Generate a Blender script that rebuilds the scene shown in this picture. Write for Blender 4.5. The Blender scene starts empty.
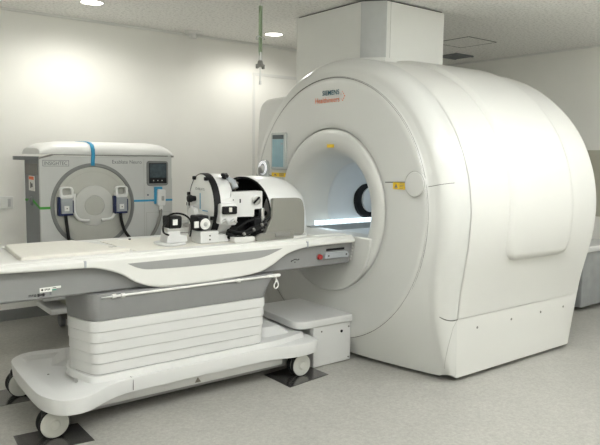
import bpy, bmesh, math, random
from mathutils import Vector, Matrix
random.seed(4)
PI = math.pi
sc = bpy.context.scene
COL = sc.collection

# ------------------------------------------------------------------ materials
def mat(name, col, rough=.5, metal=0, coat=0, var=.03, scale=12, bump=0, bscale=200, emit=None, estr=0, trans=0, alpha=1):
    m = bpy.data.materials.new(name); m.use_nodes = True
    nt = m.node_tree; b = nt.nodes['Principled BSDF']
    b.inputs['Roughness'].default_value = rough; b.inputs['Metallic'].default_value = metal
    b.inputs['Coat Weight'].default_value = coat; b.inputs['Coat Roughness'].default_value = .12
    b.inputs['Transmission Weight'].default_value = trans
    tc = nt.nodes.new('ShaderNodeTexCoord')
    nz = nt.nodes.new('ShaderNodeTexNoise'); nz.inputs['Scale'].default_value = scale; nz.inputs['Detail'].default_value = 4
    nt.links.new(tc.outputs['Object'], nz.inputs['Vector'])
    cr = nt.nodes.new('ShaderNodeValToRGB')
    cr.color_ramp.elements[0].position = .3; cr.color_ramp.elements[1].position = .7
    cr.color_ramp.elements[0].color = tuple(c*(1-var) for c in col)+(1,)
    cr.color_ramp.elements[1].color = tuple(min(1, c*(1+var)) for c in col)+(1,)
    nt.links.new(nz.outputs['Fac'], cr.inputs['Fac']); nt.links.new(cr.outputs['Color'], b.inputs['Base Color'])
    if bump:
        n2 = nt.nodes.new('ShaderNodeTexNoise'); n2.inputs['Scale'].default_value = bscale; n2.inputs['Detail'].default_value = 3
        nt.links.new(tc.outputs['Object'], n2.inputs['Vector'])
        bp = nt.nodes.new('ShaderNodeBump'); bp.inputs['Strength'].default_value = bump; bp.inputs['Distance'].default_value = .01
        nt.links.new(n2.outputs['Fac'], bp.inputs['Height']); nt.links.new(bp.outputs['Normal'], b.inputs['Normal'])
    if emit:
        b.inputs['Emission Color'].default_value = tuple(emit)+(1,); b.inputs['Emission Strength'].default_value = estr
    return m

M = {}
M['gloss'] = mat('white_plastic', (.61, .61, .585), .32, coat=.35, var=.008, scale=3)
M['panel'] = mat('white_front_panel', (.60, .60, .575), .38, coat=.25, var=.008, scale=3)
M['barrel'] = mat('warm_white_plastic', (.65, .645, .615), .42, coat=.15, var=.008, scale=3)
M['liner'] = mat('bore_liner_plastic', (.58, .60, .61), .45, var=.01)
M['tabwhite'] = mat('table_white', (.70, .695, .665), .35, coat=.2, var=.008, scale=4)
M['base'] = mat('base_white', (.63, .63, .62), .4, coat=.15, var=.01, scale=5)
M['grey'] = mat('table_grey', (.24, .24, .24), .5, var=.02, scale=20)
M['bandgrey'] = mat('band_grey', (.30, .30, .295), .5, var=.02)
M['cream'] = mat('cream_mattress', (.74, .72, .655), .75, var=.02, scale=30, bump=.05)
M['black'] = mat('black_plastic', (.010, .010, .011), .5, var=.1); M['black'].node_tree.nodes['Principled BSDF'].inputs['Specular IOR Level'].default_value = .2
M['rubber'] = mat('black_rubber', (.014, .014, .014), .7, var=.1); M['rubber'].node_tree.nodes['Principled BSDF'].inputs['Specular IOR Level'].default_value = .2
M['seam'] = mat('dark_joint', (.10, .10, .09), .8)
M['softseam'] = mat('grey_joint', (.40, .40, .37), .8)
M['metal'] = mat('brushed_steel', (.55, .55, .54), .3, metal=.9, var=.05)
M['chrome'] = mat('chrome', (.8, .8, .8), .15, metal=1)
M['plate'] = mat('dark_steel_plate', (.16, .155, .15), .22, metal=.8, var=.15, scale=6)
M['wheel'] = mat('wheel_grey', (.52, .52, .48), .5, var=.02)
M['cab'] = mat('cabinet_grey', (.55, .555, .54), .5, var=.02, scale=5)
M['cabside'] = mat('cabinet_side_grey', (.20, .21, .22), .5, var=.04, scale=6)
M['lid'] = mat('cabinet_lid_white', (.76, .76, .74), .4, coat=.1, var=.01)
M['ringgrey'] = mat('ring_grey', (.20, .205, .20), .5)
M['disc'] = mat('disc_greige', (.47, .47, .43), .5, var=.02)
M['disc2'] = mat('disc_light', (.57, .57, .54), .5, var=.02)
M['blue'] = mat('blue_tape', (.03, .30, .52), .5, var=.05)
M['green'] = mat('green_tape', (.05, .30, .04), .6, var=.08)
M['navy'] = mat('navy_plastic', (.006, .015, .075), .4)
M['handgrey'] = mat('handset_grey', (.36, .38, .40), .45)
M['yellow'] = mat('yellow_label', (.78, .52, .02), .5, var=.03)
M['ink'] = mat('dark_ink', (.03, .03, .03), .6)
M['greyink'] = mat('grey_ink', (.10, .11, .12), .6)
M['teal'] = mat('teal_ink', (.01, .10, .14), .6)
M['orange'] = mat('orange_ink', (.72, .16, .05), .6)
M['red'] = mat('red_plastic', (.36, .02, .02), .3)
M['screen'] = mat('touch_screen', (.10, .16, .17), .15, var=.2, scale=9, emit=(.42, .66, .70), estr=.22)
M['screendark'] = mat('screen_bar', (.04, .06, .07), .2)
M['screenbezel'] = mat('screen_bezel', (.45, .47, .46), .25, coat=.5)
M['consolescreen'] = mat('console_screen', (.03, .045, .05), .15, var=.4, scale=30, emit=(.25, .30, .32), estr=.08)
M['led'] = mat('led_strip', (.8, .9, 1), .3, emit=(.75, .92, 1), estr=2.2)
M['glow'] = mat('lit_ring', (.8, .8, .85), .3, emit=(.95, .97, 1), estr=.45)
M['lamp'] = mat('lamp_disc', (1, 1, 1), .4, emit=(1, .96, .88), estr=9)
M['innerlamp'] = mat('lamp_reflector', (.85, .82, .75), .3, emit=(1, .93, .75), estr=.6)
M['sage'] = mat('sage_strap', (.22, .29, .18), .6, var=.06)
M['helmetwhite'] = mat('helmet_shell', (.66, .66, .65), .35, coat=.3, var=.015)
M['brown'] = mat('warm_metal', (.20, .18, .15), .5, metal=.3)
M['shellside'] = mat('shell_side_grey', (.22, .215, .19), .55, var=.02)
M['hose'] = mat('hose_grey', (.22, .215, .20), .6)
M['paper'] = mat('paper_white', (.75, .75, .72), .7)
M['greenink'] = mat('green_ink', (.05, .28, .20), .6)
M['duct'] = mat('duct_white', (.72, .72, .69), .55, var=.01, scale=3)
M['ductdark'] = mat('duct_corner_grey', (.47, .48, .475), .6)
M['cart'] = mat('cart_grey', (.30, .31, .31), .6, var=.1, scale=8)
M['wood'] = mat('beige_board', (.45, .44, .36), .6)

def wallmat(name, col, bump, bscale, var=.015):
    return mat(name, col, .85, var=var, scale=2.5, bump=bump, bscale=bscale)
M['wall'] = wallmat('wallpaper', (.82, .81, .765), .12, 260)
M['ceil'] = None

def ceiling_mat():
    m = bpy.data.materials.new('rock_wool_ceiling'); m.use_nodes = True
    nt = m.node_tree; b = nt.nodes['Principled BSDF']; b.inputs['Roughness'].default_value = .95
    tc = nt.nodes.new('ShaderNodeTexCoord')
    v = nt.nodes.new('ShaderNodeTexNoise'); v.inputs['Scale'].default_value = 42; v.inputs['Detail'].default_value = 3; v.inputs['Roughness'].default_value = .65
    nt.links.new(tc.outputs['Object'], v.inputs['Vector'])
    cr = nt.nodes.new('ShaderNodeValToRGB')
    cr.color_ramp.elements[0].position = .33; cr.color_ramp.elements[0].color = (.70, .69, .655, 1)
    cr.color_ramp.elements[1].position = .52; cr.color_ramp.elements[1].color = (.95, .94, .90, 1)
    nt.links.new(v.outputs['Fac'], cr.inputs['Fac']); nt.links.new(cr.outputs['Color'], b.inputs['Base Color'])
    bp = nt.nodes.new('ShaderNodeBump'); bp.inputs['Strength'].default_value = .5; bp.inputs['Distance'].default_value = .008
    nt.links.new(v.outputs['Fac'], bp.inputs['Height']); nt.links.new(bp.outputs['Normal'], b.inputs['Normal'])
    return m
M['ceil'] = ceiling_mat()

def floor_mat():
    m = bpy.data.materials.new('vinyl_floor'); m.use_nodes = True
    nt = m.node_tree; b = nt.nodes['Principled BSDF']
    b.inputs['Roughness'].default_value = .42; b.inputs['Specular IOR Level'].default_value = .35
    tc = nt.nodes.new('ShaderNodeTexCoord')
    n1 = nt.nodes.new('ShaderNodeTexNoise'); n1.inputs['Scale'].default_value = 55; n1.inputs['Detail'].default_value = 6; n1.inputs['Roughness'].default_value = .75
    n2 = nt.nodes.new('ShaderNodeTexNoise'); n2.inputs['Scale'].default_value = 3.5; n2.inputs['Detail'].default_value = 4
    for n in (n1, n2): nt.links.new(tc.outputs['Object'], n.inputs['Vector'])
    c1 = nt.nodes.new('ShaderNodeValToRGB')
    c1.color_ramp.elements[0].position = .3; c1.color_ramp.elements[0].color = (.30, .29, .265, 1)
    c1.color_ramp.elements[1].position = .7; c1.color_ramp.elements[1].color = (.45, .44, .405, 1)
    c2 = nt.nodes.new('ShaderNodeValToRGB')
    c2.color_ramp.elements[0].position = .3; c2.color_ramp.elements[0].color = (.92, .92, .92, 1)
    c2.color_ramp.elements[1].position = .7; c2.color_ramp.elements[1].color = (1, 1, 1, 1)
    mx = nt.nodes.new('ShaderNodeMix'); mx.data_type = 'RGBA'; mx.blend_type = 'MULTIPLY'; mx.inputs['Factor'].default_value = 1
    nt.links.new(n1.outputs['Fac'], c1.inputs['Fac']); nt.links.new(n2.outputs['Fac'], c2.inputs['Fac'])
    nt.links.new(c1.outputs['Color'], mx.inputs['A']); nt.links.new(c2.outputs['Color'], mx.inputs['B'])
    nt.links.new(mx.outputs['Result'], b.inputs['Base Color'])
    return m
M['floor'] = floor_mat()

# ------------------------------------------------------------------ mesh helpers (world coordinates)
def wloc(o):
    v = Vector((0, 0, 0))
    while o: v += o.location; o = o.parent
    return v

def obj(name, bm, m, parent=None, bevel=0, seg=3, sharp=38, label=None, solid=0, origin=None):
    me = bpy.data.meshes.new(name)
    bmesh.ops.recalc_face_normals(bm, faces=bm.faces) if bm.faces else None
    if parent: off = wloc(parent)
    else:
        if origin: off = Vector(origin)
        else:
            xs = [v.co for v in bm.verts]
            off = Vector((sum(v.x for v in xs)/len(xs), sum(v.y for v in xs)/len(xs), min(v.z for v in xs)))
    bmesh.ops.translate(bm, verts=bm.verts, vec=-off)
    bm.to_mesh(me); bm.free()
    me.materials.append(m)
    for p in me.polygons: p.use_smooth = True
    me.set_sharp_from_angle(angle=math.radians(sharp))
    o = bpy.data.objects.new(name, me); COL.objects.link(o)
    if parent: o.parent = parent
    else: o.location = off
    if solid:
        s = o.modifiers.new('solid', 'SOLIDIFY'); s.thickness = solid; s.offset = -1; s.use_rim = solid < .005
    if bevel:
        b = o.modifiers.new('bevel', 'BEVEL'); b.width = bevel; b.segments = seg; b.limit_method = 'ANGLE'; b.angle_limit = math.radians(35)
    if label: o['label'] = label
    return o

def thing(name, label, cat, loc, group=None):
    o = bpy.data.objects.new(name, None); COL.objects.link(o); o.location = loc; o.empty_display_size = .1
    o['label'] = label; o['category'] = cat
    if group: o['group'] = group
    return o
def tag(o, label, cat, group=None):
    o['label'] = label; o['category'] = cat
    if group: o['group'] = group
    return o
def struct(name, bm, m, **k):
    o = obj(name, bm, m, **k); o['kind'] = 'structure'; return o

def B(): return bmesh.new()
def box(bm, x0, x1, y0, y1, z0, z1):
    vs = [bm.verts.new(p) for p in ((x0,y0,z0),(x1,y0,z0),(x1,y1,z0),(x0,y1,z0),(x0,y0,z1),(x1,y0,z1),(x1,y1,z1),(x0,y1,z1))]
    for f in ((0,3,2,1),(4,5,6,7),(0,1,5,4),(1,2,6,5),(2,3,7,6),(3,0,4,7)): bm.faces.new([vs[i] for i in f])
    return bm
def bx(*a): return box(B(), *a)
def frame_of(d):
    d = Vector(d).normalized(); u = Vector((0,0,1)) if abs(d.z) < .9 else Vector((1,0,0))
    a = d.cross(u).normalized(); return a, d.cross(a).normalized()
def cyl(bm, p0, p1, r0, r1=None, n=32):
    r1 = r0 if r1 is None else r1
    p0, p1 = Vector(p0), Vector(p1); a, b = frame_of(p1-p0)
    A = [bm.verts.new(p0+(a*math.cos(2*PI*i/n)+b*math.sin(2*PI*i/n))*r0) for i in range(n)]
    C = [bm.verts.new(p1+(a*math.cos(2*PI*i/n)+b*math.sin(2*PI*i/n))*r1) for i in range(n)]
    for i in range(n): bm.faces.new((A[i], A[(i+1)%n], C[(i+1)%n], C[i]))
    bm.faces.new(A[::-1]); bm.faces.new(C); return bm
def lathe(bm, c, axis, prof, n=96, a0=0, a1=2*PI, closed=True):
    """prof = [(distance along axis, radius)...]"""
    c = Vector(c); ax = Vector(axis).normalized(); a, b = frame_of(ax)
    full = abs(a1-a0-2*PI) < 1e-6; m = n if full else n+1
    rings = []
    for (t, r) in prof:
        if r < 1e-6: rings.append([bm.verts.new(c+ax*t)])
        else: rings.append([bm.verts.new(c+ax*t+(a*math.cos(a0+(a1-a0)*i/n)+b*math.sin(a0+(a1-a0)*i/n))*r) for i in range(m)])
    for A, C in zip(rings, rings[1:]):
        for i in range(n):
            j = (i+1) % m
            if len(A) == 1 and len(C) == 1: continue
            if len(A) == 1: bm.faces.new((A[0], C[i], C[j]))
            elif len(C) == 1: bm.faces.new((A[i], A[j], C[0]))
            else: bm.faces.new((A[i], A[j], C[j], C[i]))
    return bm
def tube(bm, pts, r, n=10, closed=False, smooth=0):
    pts = [Vector(p) for p in pts]
    if smooth:
        q = []
        P_ = [pts[0]]+pts+[pts[-1]]
        for i in range(1, len(P_)-2):
            for k in range(smooth):
                t = k/smooth; a, b, c, d = P_[i-1], P_[i], P_[i+1], P_[i+2]
                q.append(.5*((2*b)+(-a+c)*t+(2*a-5*b+4*c-d)*t*t+(-a+3*b-3*c+d)*t**3))
        q.append(pts[-1]); pts = q
    rings = []; N = len(pts); ref = None
    for i, p in enumerate(pts):
        if closed: d = pts[(i+1) % N]-pts[i-1]
        else: d = pts[min(i+1, N-1)]-pts[max(i-1, 0)]
        d.normalize()
        if ref is None: ref = frame_of(d)[0]
        a = (ref-d*ref.dot(d))
        a = a.normalized() if a.length > 1e-4 else frame_of(d)[0]
        ref = a; b = d.cross(a)
        rings.append([bm.verts.new(p+(a*math.cos(2*PI*k/n)+b*math.sin(2*PI*k/n))*r) for k in range(n)])
    for i in range(N if closed else N-1):
        A, C = rings[i], rings[(i+1) % N]
        for k in range(n): bm.faces.new((A[k], A[(k+1)%n], C[(k+1)%n], C[k]))
    if not closed: bm.faces.new(rings[0][::-1]); bm.faces.new(rings[-1])
    return bm
def prism(bm, pts, axis, a, b):
    """2D outline extruded between a and b. axis 'x': pts=(y,z); 'y': pts=(x,z); 'z': pts=(x,y)"""
    def mk(p, t): return {'x': (t, p[0], p[1]), 'y': (p[0], t, p[1]), 'z': (p[0], p[1], t)}[axis]
    A = [bm.verts.new(mk(p, a)) for p in pts]; C = [bm.verts.new(mk(p, b)) for p in pts]; n = len(pts)
    for i in range(n): bm.faces.new((A[i], A[(i+1)%n], C[(i+1)%n], C[i]))
    bm.faces.new(A[::-1]); bm.faces.new(C); return bm
def loft(bm, rings, cap=True, closed=True):
    V = [[bm.verts.new(p) for p in r] for r in rings]; n = len(V[0])
    for A, C in zip(V, V[1:]):
        for i in range(n if closed else n-1): bm.faces.new((A[i], A[(i+1)%n], C[(i+1)%n], C[i]))
    if cap: bm.faces.new(V[0][::-1]); bm.faces.new(V[-1])
    return bm
def rrect(x0, x1, y0, y1, r, n=6):
    out = []
    for cx, cy, a in ((x1-r, y1-r, 0), (x0+r, y1-r, PI/2), (x0+r, y0+r, PI), (x1-r, y0+r, 3*PI/2)):
        for k in range(n+1): t = a+PI/2*k/n; out.append((cx+r*math.cos(t), cy+r*math.sin(t)))
    return out
def roundpoly(pts, rad, n=6):
    out = []; N = len(pts)
    for i in range(N):
        p, a, b = Vector(pts[i]), Vector(pts[i-1]), Vector(pts[(i+1) % N])
        r = rad[i] if isinstance(rad, (list, tuple)) else rad
        if r <= 0: out.append(tuple(p)); continue
        da = (a-p); db = (b-p); r = min(r, da.length*.48, db.length*.48)
        s, e = p+da.normalized()*r, p+db.normalized()*r
        for k in range(n+1):
            t = k/n; out.append(tuple(s*(1-t)**2+p*2*t*(1-t)+e*t*t))
    return out
def catmull(pts, k=6):
    P_ = [Vector(pts[0])]+[Vector(p) for p in pts]+[Vector(pts[-1])]; q = []
    for i in range(1, len(P_)-2):
        for j in range(k):
            t = j/k; a, b, c, d = P_[i-1], P_[i], P_[i+1], P_[i+2]
            q.append(tuple(.5*((2*b)+(-a+c)*t+(2*a-5*b+4*c-d)*t*t+(-a+3*b-3*c+d)*t**3)))
    q.append(tuple(pts[-1])); return q
def text(name, s, at, right, up, width, height, m, parent, depth=.0006, bold=0):
    """flat raised lettering; at = lower-left corner"""
    cu = bpy.data.curves.new('t', 'FONT'); cu.body = s; cu.size = 1; cu.extrude = 0; cu.offset = bold
    t = bpy.data.objects.new('t', cu); COL.objects.link(t)
    dg = bpy.context.evaluated_depsgraph_get(); dg.update()
    me = bpy.data.meshes.new_from_object(t.evaluated_get(dg))
    bpy.data.objects.remove(t)
    bm = B(); bm.from_mesh(me); bpy.data.meshes.remove(me)
    x0 = min(v.co.x for v in bm.verts); x1 = max(v.co.x for v in bm.verts)
    y0 = min(v.co.y for v in bm.verts); y1 = max(v.co.y for v in bm.verts)
    R, U = Vector(right).normalized(), Vector(up).normalized(); Nn = R.cross(U)
    for v in bm.verts:
        v.co = Vector(at)+R*((v.co.x-x0)/(x1-x0)*width)+U*((v.co.y-y0)/(y1-y0)*height)+Nn*depth
    return obj(name, bm, m, parent)

# ------------------------------------------------------------------ room
H = 2.75; XR = 6.84; YB = 6.05; XL = -1.4; YF = -1.6
struct('floor', bx(XL-.1, XR+.1, YF-.1, YB+.1, -.1, 0), M['floor'])
struct('ceiling', bx(XL-.1, XR+.1, YF-.1, YB+.1, H, H+.1), M['ceil'])
struct('wall_back', bx(XL-.1, XR+.1, YB, YB+.1, 0, H), M['wall'])
struct('wall_right', bx(XR, XR+.1, YF-.1, YB, 0, H), M['wall'])
struct('wall_left', bx(XL-.1, XL, YF-.1, YB, 0, H), M['wall'])
struct('wall_front', bx(XL, XR, YF-.1, YF, 0, H), M['wall'])
struct('baseboard_back', bx(XL, XR, YB-.012, YB, 0, .10), M['ringgrey'])
struct('baseboard_right', bx(XR-.012, XR, YF, YB-.012, 0, .10), M['ringgrey'])
# flush hatch frame on the back wall
fx0 = 3.99; b = B()
box(b, fx0, fx0+.03, YB-.008, YB, .07, 2.43); box(b, fx0+.03, 5.6, YB-.008, YB, 2.40, 2.43)
struct('trim_1', b, M['duct'])
b = B(); box(b, XL, XR, YB-.02, YB, H-.022, H); struct('trim_2', b, M['duct'])
b = B(); box(b, XR-.02, XR, YF, YB-.02, H-.022, H); struct('trim_3', b, M['duct'])

# ceiling inspection hatch
hc = (5.66, 4.47); hs = .235
t = thing('ceiling_hatch', 'square inspection hatch set flush in the ceiling behind the scanner duct', 'hatch', (hc[0], hc[1], H-.004))
b = B()
for s in (-1, 1):
    box(b, hc[0]-hs, hc[0]+hs, hc[1]+s*hs-.004, hc[1]+s*hs+.004, H-.004, H-.0005)
    box(b, hc[0]+s*hs-.004, hc[0]+s*hs+.004, hc[1]-hs+.007, hc[1]+hs-.007, H-.004, H-.0005)
obj('frame', b, M['seam'], t)
obj('hatch_panel', bx(hc[0]-hs+.008, hc[0]+hs-.008, hc[1]-hs+.008, hc[1]+hs-.008, H-.003, H-.0006), M['ceil'], t)

b = B()
for k in range(6): box(b, 6.15+k*.05, 6.18+k*.05, 4.98, 5.22, H-.02, H-.0005)
box(b, 6.13, 6.46, 4.96, 4.98, H-.02, H-.0005); box(b, 6.13, 6.46, 5.22, 5.24, H-.02, H-.0005)
tag(obj('air_vent', b, M['cabside']), 'small dark air grille in the ceiling just right of the white duct', 'vent')

# smoke detector
t = thing('smoke_detector', 'round white smoke detector on the ceiling near the back wall', 'smoke detector', (3.22, 6.0-.12, H))
cx, cy = 3.17, 5.90
obj('mounting_base', lathe(B(), (cx, cy, H), (0,0,-1), [(0,0),(0,.085),(.02,.085),(.028,.07),(.028,0)], 40), M['duct'], t)
obj('sensor_head', lathe(B(), (cx, cy, H), (0,0,-1), [(.028,.045),(.06,.04),(.068,.03),(.07,0)], 32), M['panel'], t)

# downlights: two in view; the other ceiling lights are added
def downlight(x, y, label, power, group=None, rad=.09):
    t = thing('downlight', label, 'ceiling light', (x, y, H), group)
    obj('trim_ring', lathe(B(), (x, y, H), (0,0,-1), [(0,rad+.012),(.006,rad+.012),(.008,rad),(.002,rad-.004)], 48), M['duct'], t)
    obj('lamp_disc', lathe(B(), (x, y, H), (0,0,-1), [(.003,0),(.003,rad-.002)], 48), M['lamp'], t)
    L = bpy.data.lights.new('downlight_lamp', 'SPOT'); L.energy = power; L.color = (1, .99, .93)
    L.shadow_soft_size = rad; L.spot_size = math.radians(170); L.spot_blend = .6
    o = bpy.data.objects.new('downlight_lamp', L); COL.objects.link(o); o.location = (0, 0, -.03); o.parent = t
downlight(1.938, 5.347, 'round recessed downlight at the top edge, above the equipment cabinet', 46)
downlight(3.86, 5.464, 'round recessed downlight right of the hanging strap, near the white duct', 34)

def added_panel(x, y, w, l, power):  # added panel lights out of view, supplying soft room brightness
    t = thing('added_panel_light', 'added unseen ceiling panel that brightens the room', 'ceiling light', (x, y, H), 'added unseen ceiling panels')
    b = B()
    for s in (-1, 1):
        box(b, x-w/2, x+w/2, y+s*l/2-.015, y+s*l/2+.015, H-.012, H-.0005); box(b, x+s*w/2-.015, x+s*w/2+.015, y-l/2+.015, y+l/2-.015, H-.012, H-.0005)
    obj('frame', b, M['duct'], t)
    obj('diffuser', bx(x-w/2+.016, x+w/2-.016, y-l/2+.016, y+l/2-.016, H-.008, H-.001), M['added_lamp'], t)
    L = bpy.data.lights.new('added_panel_lamp', 'AREA'); L.energy = power; L.color = (.965, 1, .995); L.shape = 'RECTANGLE'; L.size = w-.04; L.size_y = l-.04
    o = bpy.data.objects.new('added_panel_lamp', L); COL.objects.link(o); o.location = (0, 0, -.02); o.parent = t
M['added_lamp'] = mat('added_lamp_face', (1, 1, 1), .4, emit=(1, .97, .92), estr=1.5)  # glowing face shared by the added panels and uplights
for (x, y, w, l, p) in ((1.3, 1.7, 1.2, .6, 26), (2.7, 1.3, 1.2, .6, 22), (4.1, 1.4, 1.2, .6, 26), (5.6, 1.5, 1.2, .6, 14)):
    added_panel(x, y, w, l, p)

# added uplights on the unseen walls, put in to brighten the ceiling
def added_trough(x0, x1, y0, y1, lab, power):
    t = thing('added_trough_light', lab, 'added light', ((x0+x1)/2, (y0+y1)/2, 2.2))
    b = bx(x0, x1, y0, y1, 2.18, 2.20); obj('trough_floor', b, M['duct'], t)
    long_x = (x1-x0) > (y1-y0)
    if long_x: obj('front_lip', bx(x0, x1, y1-.015, y1, 2.20, 2.29), M['duct'], t)
    else: obj('front_lip', bx(x0 if x0 > 0 else x1-.015, x0+.015 if x0 > 0 else x1, y0, y1, 2.20, 2.29), M['duct'], t)
    obj('tube', bx(x0+.03, x1-.03, y0+.03, y1-.03, 2.2005, 2.212), M['added_lamp'], t)
    L = bpy.data.lights.new('added_trough_lamp', 'AREA'); L.energy = power; L.color = (.97, 1, .985); L.shape = 'RECTANGLE'; L.size = x1-x0-.06; L.size_y = y1-y0-.06
    o = bpy.data.objects.new('added_trough_lamp', L); COL.objects.link(o); o.location = (0, 0, .03); o.rotation_euler = (PI, 0, 0); o.parent = t
added_trough(-.8, 6.4, YF, YF+.22, 'added unseen uplight along the front wall, brightens the ceiling', 100)
added_trough(XR-.22, XR, -1.0, 1.8, 'added unseen uplight along the right wall, brightens the ceiling', 16)
added_trough(XL, XL+.221, -1.0, 3.0, 'added unseen uplight along the left wall, brightens the ceiling', 76)

# ------------------------------------------------------------------ scanner
CY0, CZ0 = 3.72, 1.108; XF = 3.15; AX = (XF, CY0, CZ0)
scanner = thing('mri_scanner', 'large glossy white MRI scanner with a round bore, facing the patient table', 'scanner', (4.1, CY0, 0))
ZS = .43
def halfw(z):
    t = min(max((z-.40)/.72, 0), 1); t = t*t*(3-2*t); return 1.062+.078*t+.012*max(0, 1-z/.4)
zlow = [.03, .12, .22, .32, .4275, .4315, .50, .60, .70, .80, .90, 1.0]
sect = []     # near floor corner up over the top to the far floor corner: (dy, z, floorflag)
for z in zlow: sect.append((-halfw(z), z))
NA = 72
for i in range(NA+1):
    a = PI-PI*i/NA; sect.append((1.14*math.cos(a), CZ0+1.14*math.sin(a)))
for z in reversed(zlow): sect.append((halfw(z), z))
NS = len(sect)
seam_j = 4      # rows 0..4 below the joint, 5.. above
floorpts = [(1.062-2.124*k/24, .03) for k in range(1, 24)]
loop = sect+floorpts
D0 = .988; KS = .40
def bezel_rows(P):
    y, z = P; dy, dz = y, z-CZ0; L = math.hypot(dy, dz); ey, ez = dy/L, dz/L
    floor_ = (z <= .031 and abs(y) < 1.06)
    out = []; rr = .10 if L-D0 > .11 else L-D0-.005
    e = L-rr if not floor_ else L
    for k in range(7):
        rho = D0+(e-D0)*k/6; out.append((XF+.012*min(1, k/1.)+KS*(rho-D0), rho))
    xb = XF+.012+KS*(e-D0)
    for k in range(1, 9):
        a = PI/2*k/8
        rho = e+(rr*math.sin(a) if not floor_ else 0); out.append((xb+.13*(1-math.cos(a)), rho))
    out.append((3.4, L)) if out[-1][0] < 3.398 else None
    while len(out) < 16: out.append((3.4, L))
    res = []
    for (x, rho) in out:
        res.append((min(x, 3.4), CY0+ey*rho, max(.03, CZ0+ez*rho)))
    return res
def strip(rowlist, closed):
    bm = B(); V = [[bm.verts.new(p) for p in r] for r in rowlist]; n = len(V)
    for i in range(n if closed else n-1):
        A, C = V[i], V[(i+1) % n]
        for k in range(len(A)-1):
            try: bm.faces.new((A[k], A[k+1], C[k+1], C[k]))
            except ValueError: pass
    bmesh.ops.remove_doubles(bm, verts=bm.verts, dist=.0004); return bm
obj('front_bezel', strip([bezel_rows(p) for p in loop], True), M['gloss'], scanner, sharp=50)

def barrel_row(P, x0=3.406, x1=4.95, grow=.0):
    y, z = P; dy, dz = y, z-CZ0; L = math.hypot(dy, dz); ey, ez = dy/L, dz/L
    up = min(max((z-.43)/.6, 0), 1)
    xe = 4.84+.13*min(1, z/.43)+.12*up; r = .20*up+.06*(1-up)
    flat = z < .43
    pts = []
    for k in range(9):
        x = x0+(xe-r-x0)*k/8; s = (x-x0)/(xe-x0)
        g = (.022*math.sin(PI*min(1, s*1.05))+.035*s*s)*min(1, up*1.3)*(1-.6*max(0, (z-1.7)/.55))
        pts.append((x, L+g))
    Lb = pts[-1][1]
    for k in range(1, 9):
        a = PI/2*k/8; pts.append((xe-r+r*math.sin(a), Lb-r*(1-math.cos(a))))
    if flat: return [(x, CY0+(y/abs(y))*(abs(y)-(L-l) if True else 0), z) for x, l in pts]
    return [(x, CY0+ey*l, CZ0+ez*l) for x, l in pts]
upper = [barrel_row(p) for p in sect[seam_j+1:NS-seam_j-1]]
for r in upper: r.append((r[-1][0], CY0+(r[-1][1]-CY0)*.5, CZ0+(r[-1][2]-CZ0)*.5))
obj('barrel_cover', strip(upper, False), M['barrel'], scanner, sharp=50, solid=.01)
for side in (0, 1):
    rows = [barrel_row(p, 3.4005) for p in (sect[:seam_j+1] if side == 0 else sect[NS-seam_j-1:])]
    obj('lower_skirt', strip(rows, False), M['barrel'], scanner, sharp=50, solid=.01)
# inner dark backing seen only through the joints + rear wall
b = B(); pts = [(CY0+p[0]*.985, CZ0+(p[1]-CZ0)*.985) for p in sect]
V0 = [b.verts.new((3.41, y, max(z, .03))) for y, z in pts]; V1 = [b.verts.new((4.75, y, max(z, .03))) for y, z in pts]
for i in range(len(pts)-1): b.faces.new((V0[i], V0[i+1], V1[i+1], V1[i]))
obj('inner_frame', b, M['seam'], scanner)
obj('rear_cover', lathe(B(), (5.075, CY0, CZ0), (1,0,0), [(0,.70),(.01,.60),(.02,.40),(0,.36)], 96), M['barrel'], scanner)
# seam at the skirt running on to the bezel front
b = B()
def surf(row, x):   # point on bezel row with given x
    for a, c in zip(row, row[1:]):
        if c[0] >= x: t = (x-a[0])/max(c[0]-a[0], 1e-6); return Vector(a).lerp(Vector(c), t)
    return Vector(row[-1])
ra = bezel_rows((-halfw(.43), .43))
pts = [surf(ra, 3.4), surf(ra, 3.33)+Vector((0,0,.002)), surf(ra, 3.26)+Vector((0,0,.012)), surf(ra, 3.215)+Vector((0,0,.028))]
tube(b, pts, .0035, 8, smooth=4); obj('joint_line', b, M['seam'], scanner)

b = B(); pts = []
for k in range(9):
    z = .43-.385*k/8; row = bezel_rows((-halfw(z), z)); q = (len(row)-1)-7.5*min(1, (k/8)**.8); i = int(q)
    pts.append(Vector(row[i]).lerp(Vector(row[min(i+1, len(row)-1)]), q-i))
tube(b, pts, .0022, 6); obj('joint_line', b, M['softseam'], scanner)
# front panel disc (R .615 - .985) and groove rings
obj('front_panel', lathe(B(), AX, (1,0,0), [(.012,.978),(.002,.984),(-.002,.980),(-.004,.95),(-.008,.80),(-.008,.66),(-.006,.622),(0,.616),(.012,.614)], 160), M['panel'], scanner, sharp=60)
obj('panel_joint', lathe(B(), AX, (1,0,0), [(.006,.976),(.006,.994)], 160), M['seam'], scanner)
# bore funnel ring
prof = [(.012,.610),(.001,.606),(-.008,.598),(-.014,.57),(-.013,.53),(-.004,.49),(.014,.46),(.05,.43),(.10,.405),(.17,.385),(.24,.372),(.31,.362)]
obj('bore_ring', lathe(B(), AX, (1,0,0), prof, 160), M['gloss'], scanner, sharp=60)
obj('bore_liner', lathe(B(), AX, (1,0,0), [(.30,.3625),(.312,.352),(.32,.350),(1.80,.350)], 128), M['liner'], scanner, sharp=60)
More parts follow.
